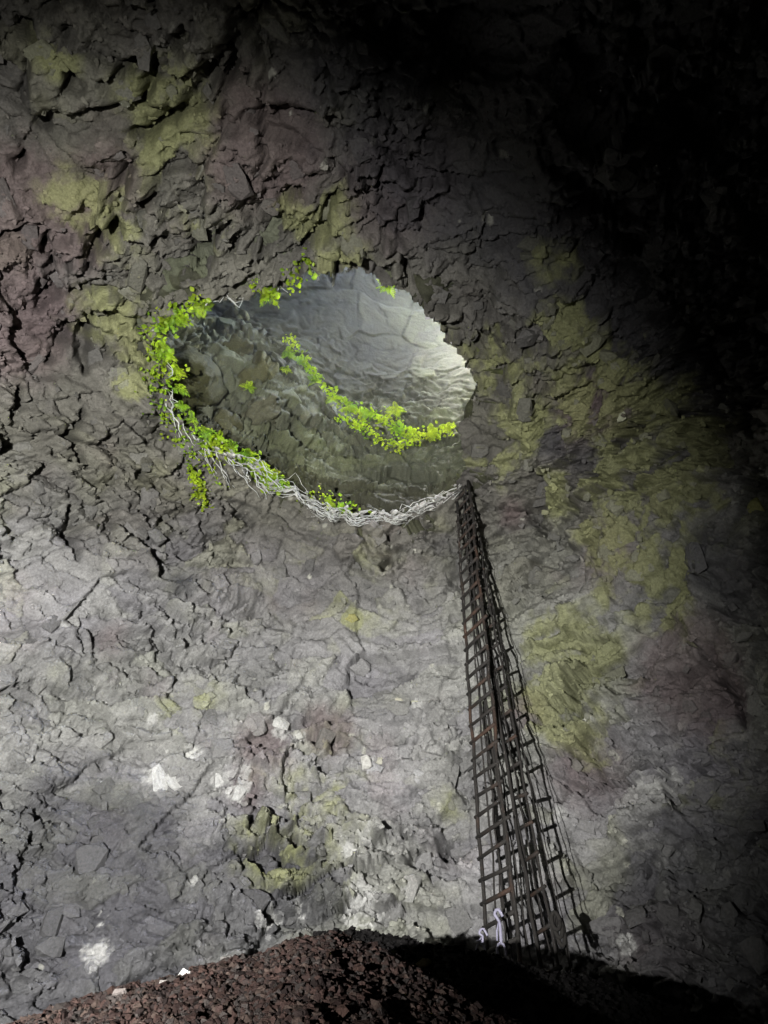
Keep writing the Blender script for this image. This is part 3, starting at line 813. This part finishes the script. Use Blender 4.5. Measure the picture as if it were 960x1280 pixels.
# moss draped down the wall face below the left lip
def drape(pts, n, sp, s0=.05, s1=.10):
    pp = [dome_hit(x, y) for x, y in pts]
    for _ in range(n):
        t = rg.random() * (len(pp) - 1); i = int(t); q = pp[i] + (pp[min(i + 1, len(pp) - 1)] - pp[i]) * (t - i)
        qq = np.array([q]); nn = dome_normal(qq); d = rock_relief(qq, nn)[0]
        leaf(qq[0] + nn[0] * (d[0] + .12) + np.array([rg.gauss(0, sp), rg.gauss(0, sp), rg.gauss(0, sp)]), rg.uniform(s0, s1))
drape([(192, 450), (190, 480), (205, 515), (225, 545), (250, 575)], 260, .14)
drape([(240, 596), (246, 612), (254, 634)], 190, .06)
drape([(222, 545), (236, 575), (244, 600)], 70, .06)
drape([(258, 560), (266, 585), (272, 612)], 50, .07)
drape([(395, 615), (420, 625), (440, 634)], 60, .09)
# inner ledge
ledge_pts = [np.array(q) for q in ledge_w]
for i in range(4, len(ledge_pts) - 1):
    for q in range(int(rg.choice([8, 11, 15]))):
        p = ledge_pts[i] + (ledge_pts[i + 1] - ledge_pts[i]) * rg.random()
        iv = inward(p); moss_band(p + np.array([iv[0] * .25, iv[1] * .25, .1 + rg.gauss(0, .07)]), 6, (.08, .09), .045, .13)
low2 = [at_z(x, y, z) for x, y, z in ((412, 524, 16.6), (450, 538, 16.2), (475, 556, 15.8), (502, 566, 15.7), (530, 552, 16.1))]
for i in range(len(low2) - 1):
    for q in range(12):
        p = low2[i] + (low2[i + 1] - low2[i]) * rg.random(); iv = inward(p)
        moss_band(p + np.array([iv[0] * .2, iv[1] * .2, 0]), 5, (.09, .08), .05, .11)
moss = mesh_np('moss', [tuple(v) for v in LV], LF, M_LEAF, smooth=False)
tag(moss, 'bright green mossy growth along the lip and inner ledge of the opening', 'moss', 'stuff')

def ferns_at(lst, label, group, z=None):
    names = ['first', 'second', 'third', 'fourth', 'fifth', 'sixth', 'seventh']
    for n_, e in enumerate(lst):
        px, py, s = e[:3]
        p = kv(rim_idx_of(px, py)) if z is None else at_z(px, py, e[3])
        iv = inward(p); fern(Vector(p) + Vector((iv[0] * .12, iv[1] * .12, .06)), s, label if len(lst) == 1 else label.replace('#', names[n_] if n_ < len(lst) - 1 or len(lst) < 3 else 'last'), group, rg.randrange(6, 10), iv)
ferns_at([(193, 436, .2), (200, 448, .2), (207, 470, .22), (210, 490, .24), (216, 510, .22), (228, 528, .22), (244, 543, .2)], 'small bright green fern, # from the top down the left rim of the opening', 'ferns on the left rim of the opening')
ferns_at([(262, 556, .24), (280, 566, .28), (298, 578, .26), (316, 590, .28), (332, 601, .26)], 'bright fern leaning over the lower left lip above pale roots, # from the left', 'ferns on the lower left lip')
ferns_at([(240, 370, .2), (228, 384, .22), (212, 394, .18)], 'yellow-green fern on the upper left rim of the opening, # from the right', 'ferns on the upper left rim')
ferns_at([(345, 606, .30)], 'bushy fern at the end of the green band on the lower lip', None)
ferns_at([(376, 337, .36)], 'bright fern hanging from the upper edge of the opening', None)
ferns_at([(326, 362, .28)], 'small fern under the upper edge of the opening, left of its highest point', None)
ferns_at([(494, 360, .26)], 'pair of hanging leaves at the upper right edge of the opening', None)
ferns_at([(412, 640, .22), (430, 645, .2)], 'small green fern among the pale roots of the lower lip, # from the left', 'ferns among the lower roots')
ferns_at([(372, 460, .24, 18.3), (392, 486, .26, 17.8), (415, 508, .26, 17.4), (437, 520, .26, 17.1), (462, 526, .22, 16.8)], 'bright green fern on the inner ledge of the shaft, # from the left', 'ferns on the inner ledge', 1)
ferns_at([(500, 520, .32, 16.8)], 'largest fern standing up from the middle of the inner ledge', None, 1)
ferns_at([(520, 548, .24, 16.3), (545, 548, .26, 16.3), (565, 542, .28, 16.4)], 'bright fern at the right end of the inner ledge, # from the left', 'ferns at the right end of the inner ledge', 1)
ferns_at([(355, 450, .24, 18.0), (352, 470, .2, 17.6)], 'fern hanging from the upper end of the inner ledge, # from the top', 'ferns at the upper end of the inner ledge', 1)
k_ = shaft_at(305, 493)
fern(Vector(SV1[k_]) + Vector(SN[k_]) * .15, .22, 'lone fern among the boulders inside the opening', None, 8)
p_ = dome_hit(250, 622); fern(Vector(p_) + Vector((0, -.25, 0)), .26, 'fern hanging lowest on the wall below the left lip', None, 9)

# pale roots matted over the lower lip
rootm = empty('root_mat', kv(rim_idx_of(400, 636)))
tag(rootm, 'mat of pale bare roots draped along the lower lip of the opening', 'roots')
def root(i0, n, drop, off, rad):
    """a strand fixed to the edge at both ends (or at one), hanging in a slack bow inside the opening"""
    ph = rg.uniform(0, 6); am = rg.uniform(.01, .04); pts = []
    dz = rg.uniform(.4, 1.1); lift = rg.choice([0, 0, .08, .16, .25])
    for q in range(n + 1):
        p = np.array(kv(i0 + q * 4)); iv = inward(p); u = q / n
        bow = math.sin(u * math.pi) if not drop else u
        bow = bow ** .7 * off + am * math.sin(q * 1.1 + ph)
        pts.append(Vector(p) + Vector((iv[0] * .05, iv[1] * .05, .05 - lift)) + Vector((iv[0], iv[1], -dz)) * bow + Vector((rg.gauss(0, .022), rg.gauss(0, .022), rg.gauss(0, .022) - drop * u * u)))
    part(rootm, 'root', pts, [rad * (1 - .5 * q / n) for q in range(n + 1)], M_ROOT, 5, .25)
iA, iB = rim_idx_of(245, 545), rim_idx_of(575, 605)
lo_i, hi_i = min(iA, iB), max(iA, iB)
for k in range(48):
    i0 = rg.randrange(lo_i, hi_i - 90)
    root(i0, rg.randrange(8, 22), rg.choice([0, 0, 0, .15]), rg.uniform(.0, .62) * (1 if k % 3 else .35), rg.uniform(.006, .014))
for k in range(18):                                     # strings hanging down the wall on the left
    sx = rg.uniform(205, 345); sy = np.interp(sx, [205, 236, 280, 345], [500, 538, 568, 608])
    n = rg.randrange(5, 10); pts = []; ln = rg.uniform(20, 70) if sx < 285 else rg.uniform(10, 36)
    x, y = sx, sy
    for q in range(n + 1):
        h = dome_hit(x, y); qq = np.array([h]); nn = dome_normal(qq); d = rock_relief(qq, nn)[0][0]
        pts.append(Vector(h) + Vector(nn[0]) * (max(d, -.1) + .10)); x += rg.gauss(ln / n * .45, 2.0); y += ln / n * rg.uniform(.6, 1.2)
    part(rootm, 'root', pts, [.015 * (1 - .6 * q / n) for q in range(n + 1)], M_ROOT, 5, .25)
for k in range(14):                                     # fringe along the upper and left edge
    i0 = rim_idx_of(*rg.choice([(190, 425), (205, 470), (255, 372), (280, 371), (300, 370), (345, 356), (215, 505)]))
    root(i0, rg.randrange(3, 6), 0, rg.uniform(-.02, .05), .012)

# broken pale rock along the lip, caught by the daylight
for k in range(110):
    i0 = rg.randrange(lo_i, hi_i); p = np.array(kv(i0)); iv = inward(p); s = .035 + .075 * rg.random() ** 1.6
    o = bpy.data.objects.new('rock', ROCKS[rg.randrange(10)])
    loc = p + np.array([iv[0], iv[1], 0]) * rg.uniform(-.02, .22) + np.array([0, 0, rg.uniform(-.12, .08)])
    o.matrix_world = Matrix.Translation(loc) @ frame_for((iv[0] + rg.gauss(0, .4), iv[1] + rg.gauss(0, .4), .8), rg).to_4x4() @ Matrix.Diagonal((s * rg.uniform(1, 1.9), s, s * .8, 1))
    g_ = rg.uniform(.22, .46); o.color = (g_, g_ * .995, g_ * .93, 1); COL.objects.link(o); o.parent = shaft
# aim of the torch: the middle of the lit wall
aim = Vector(dome_hit(140, 830))
to.rotation_euler = (aim - TORCH).to_track_quat('-Z', 'Y').to_euler()
bpy.context.view_layer.update()
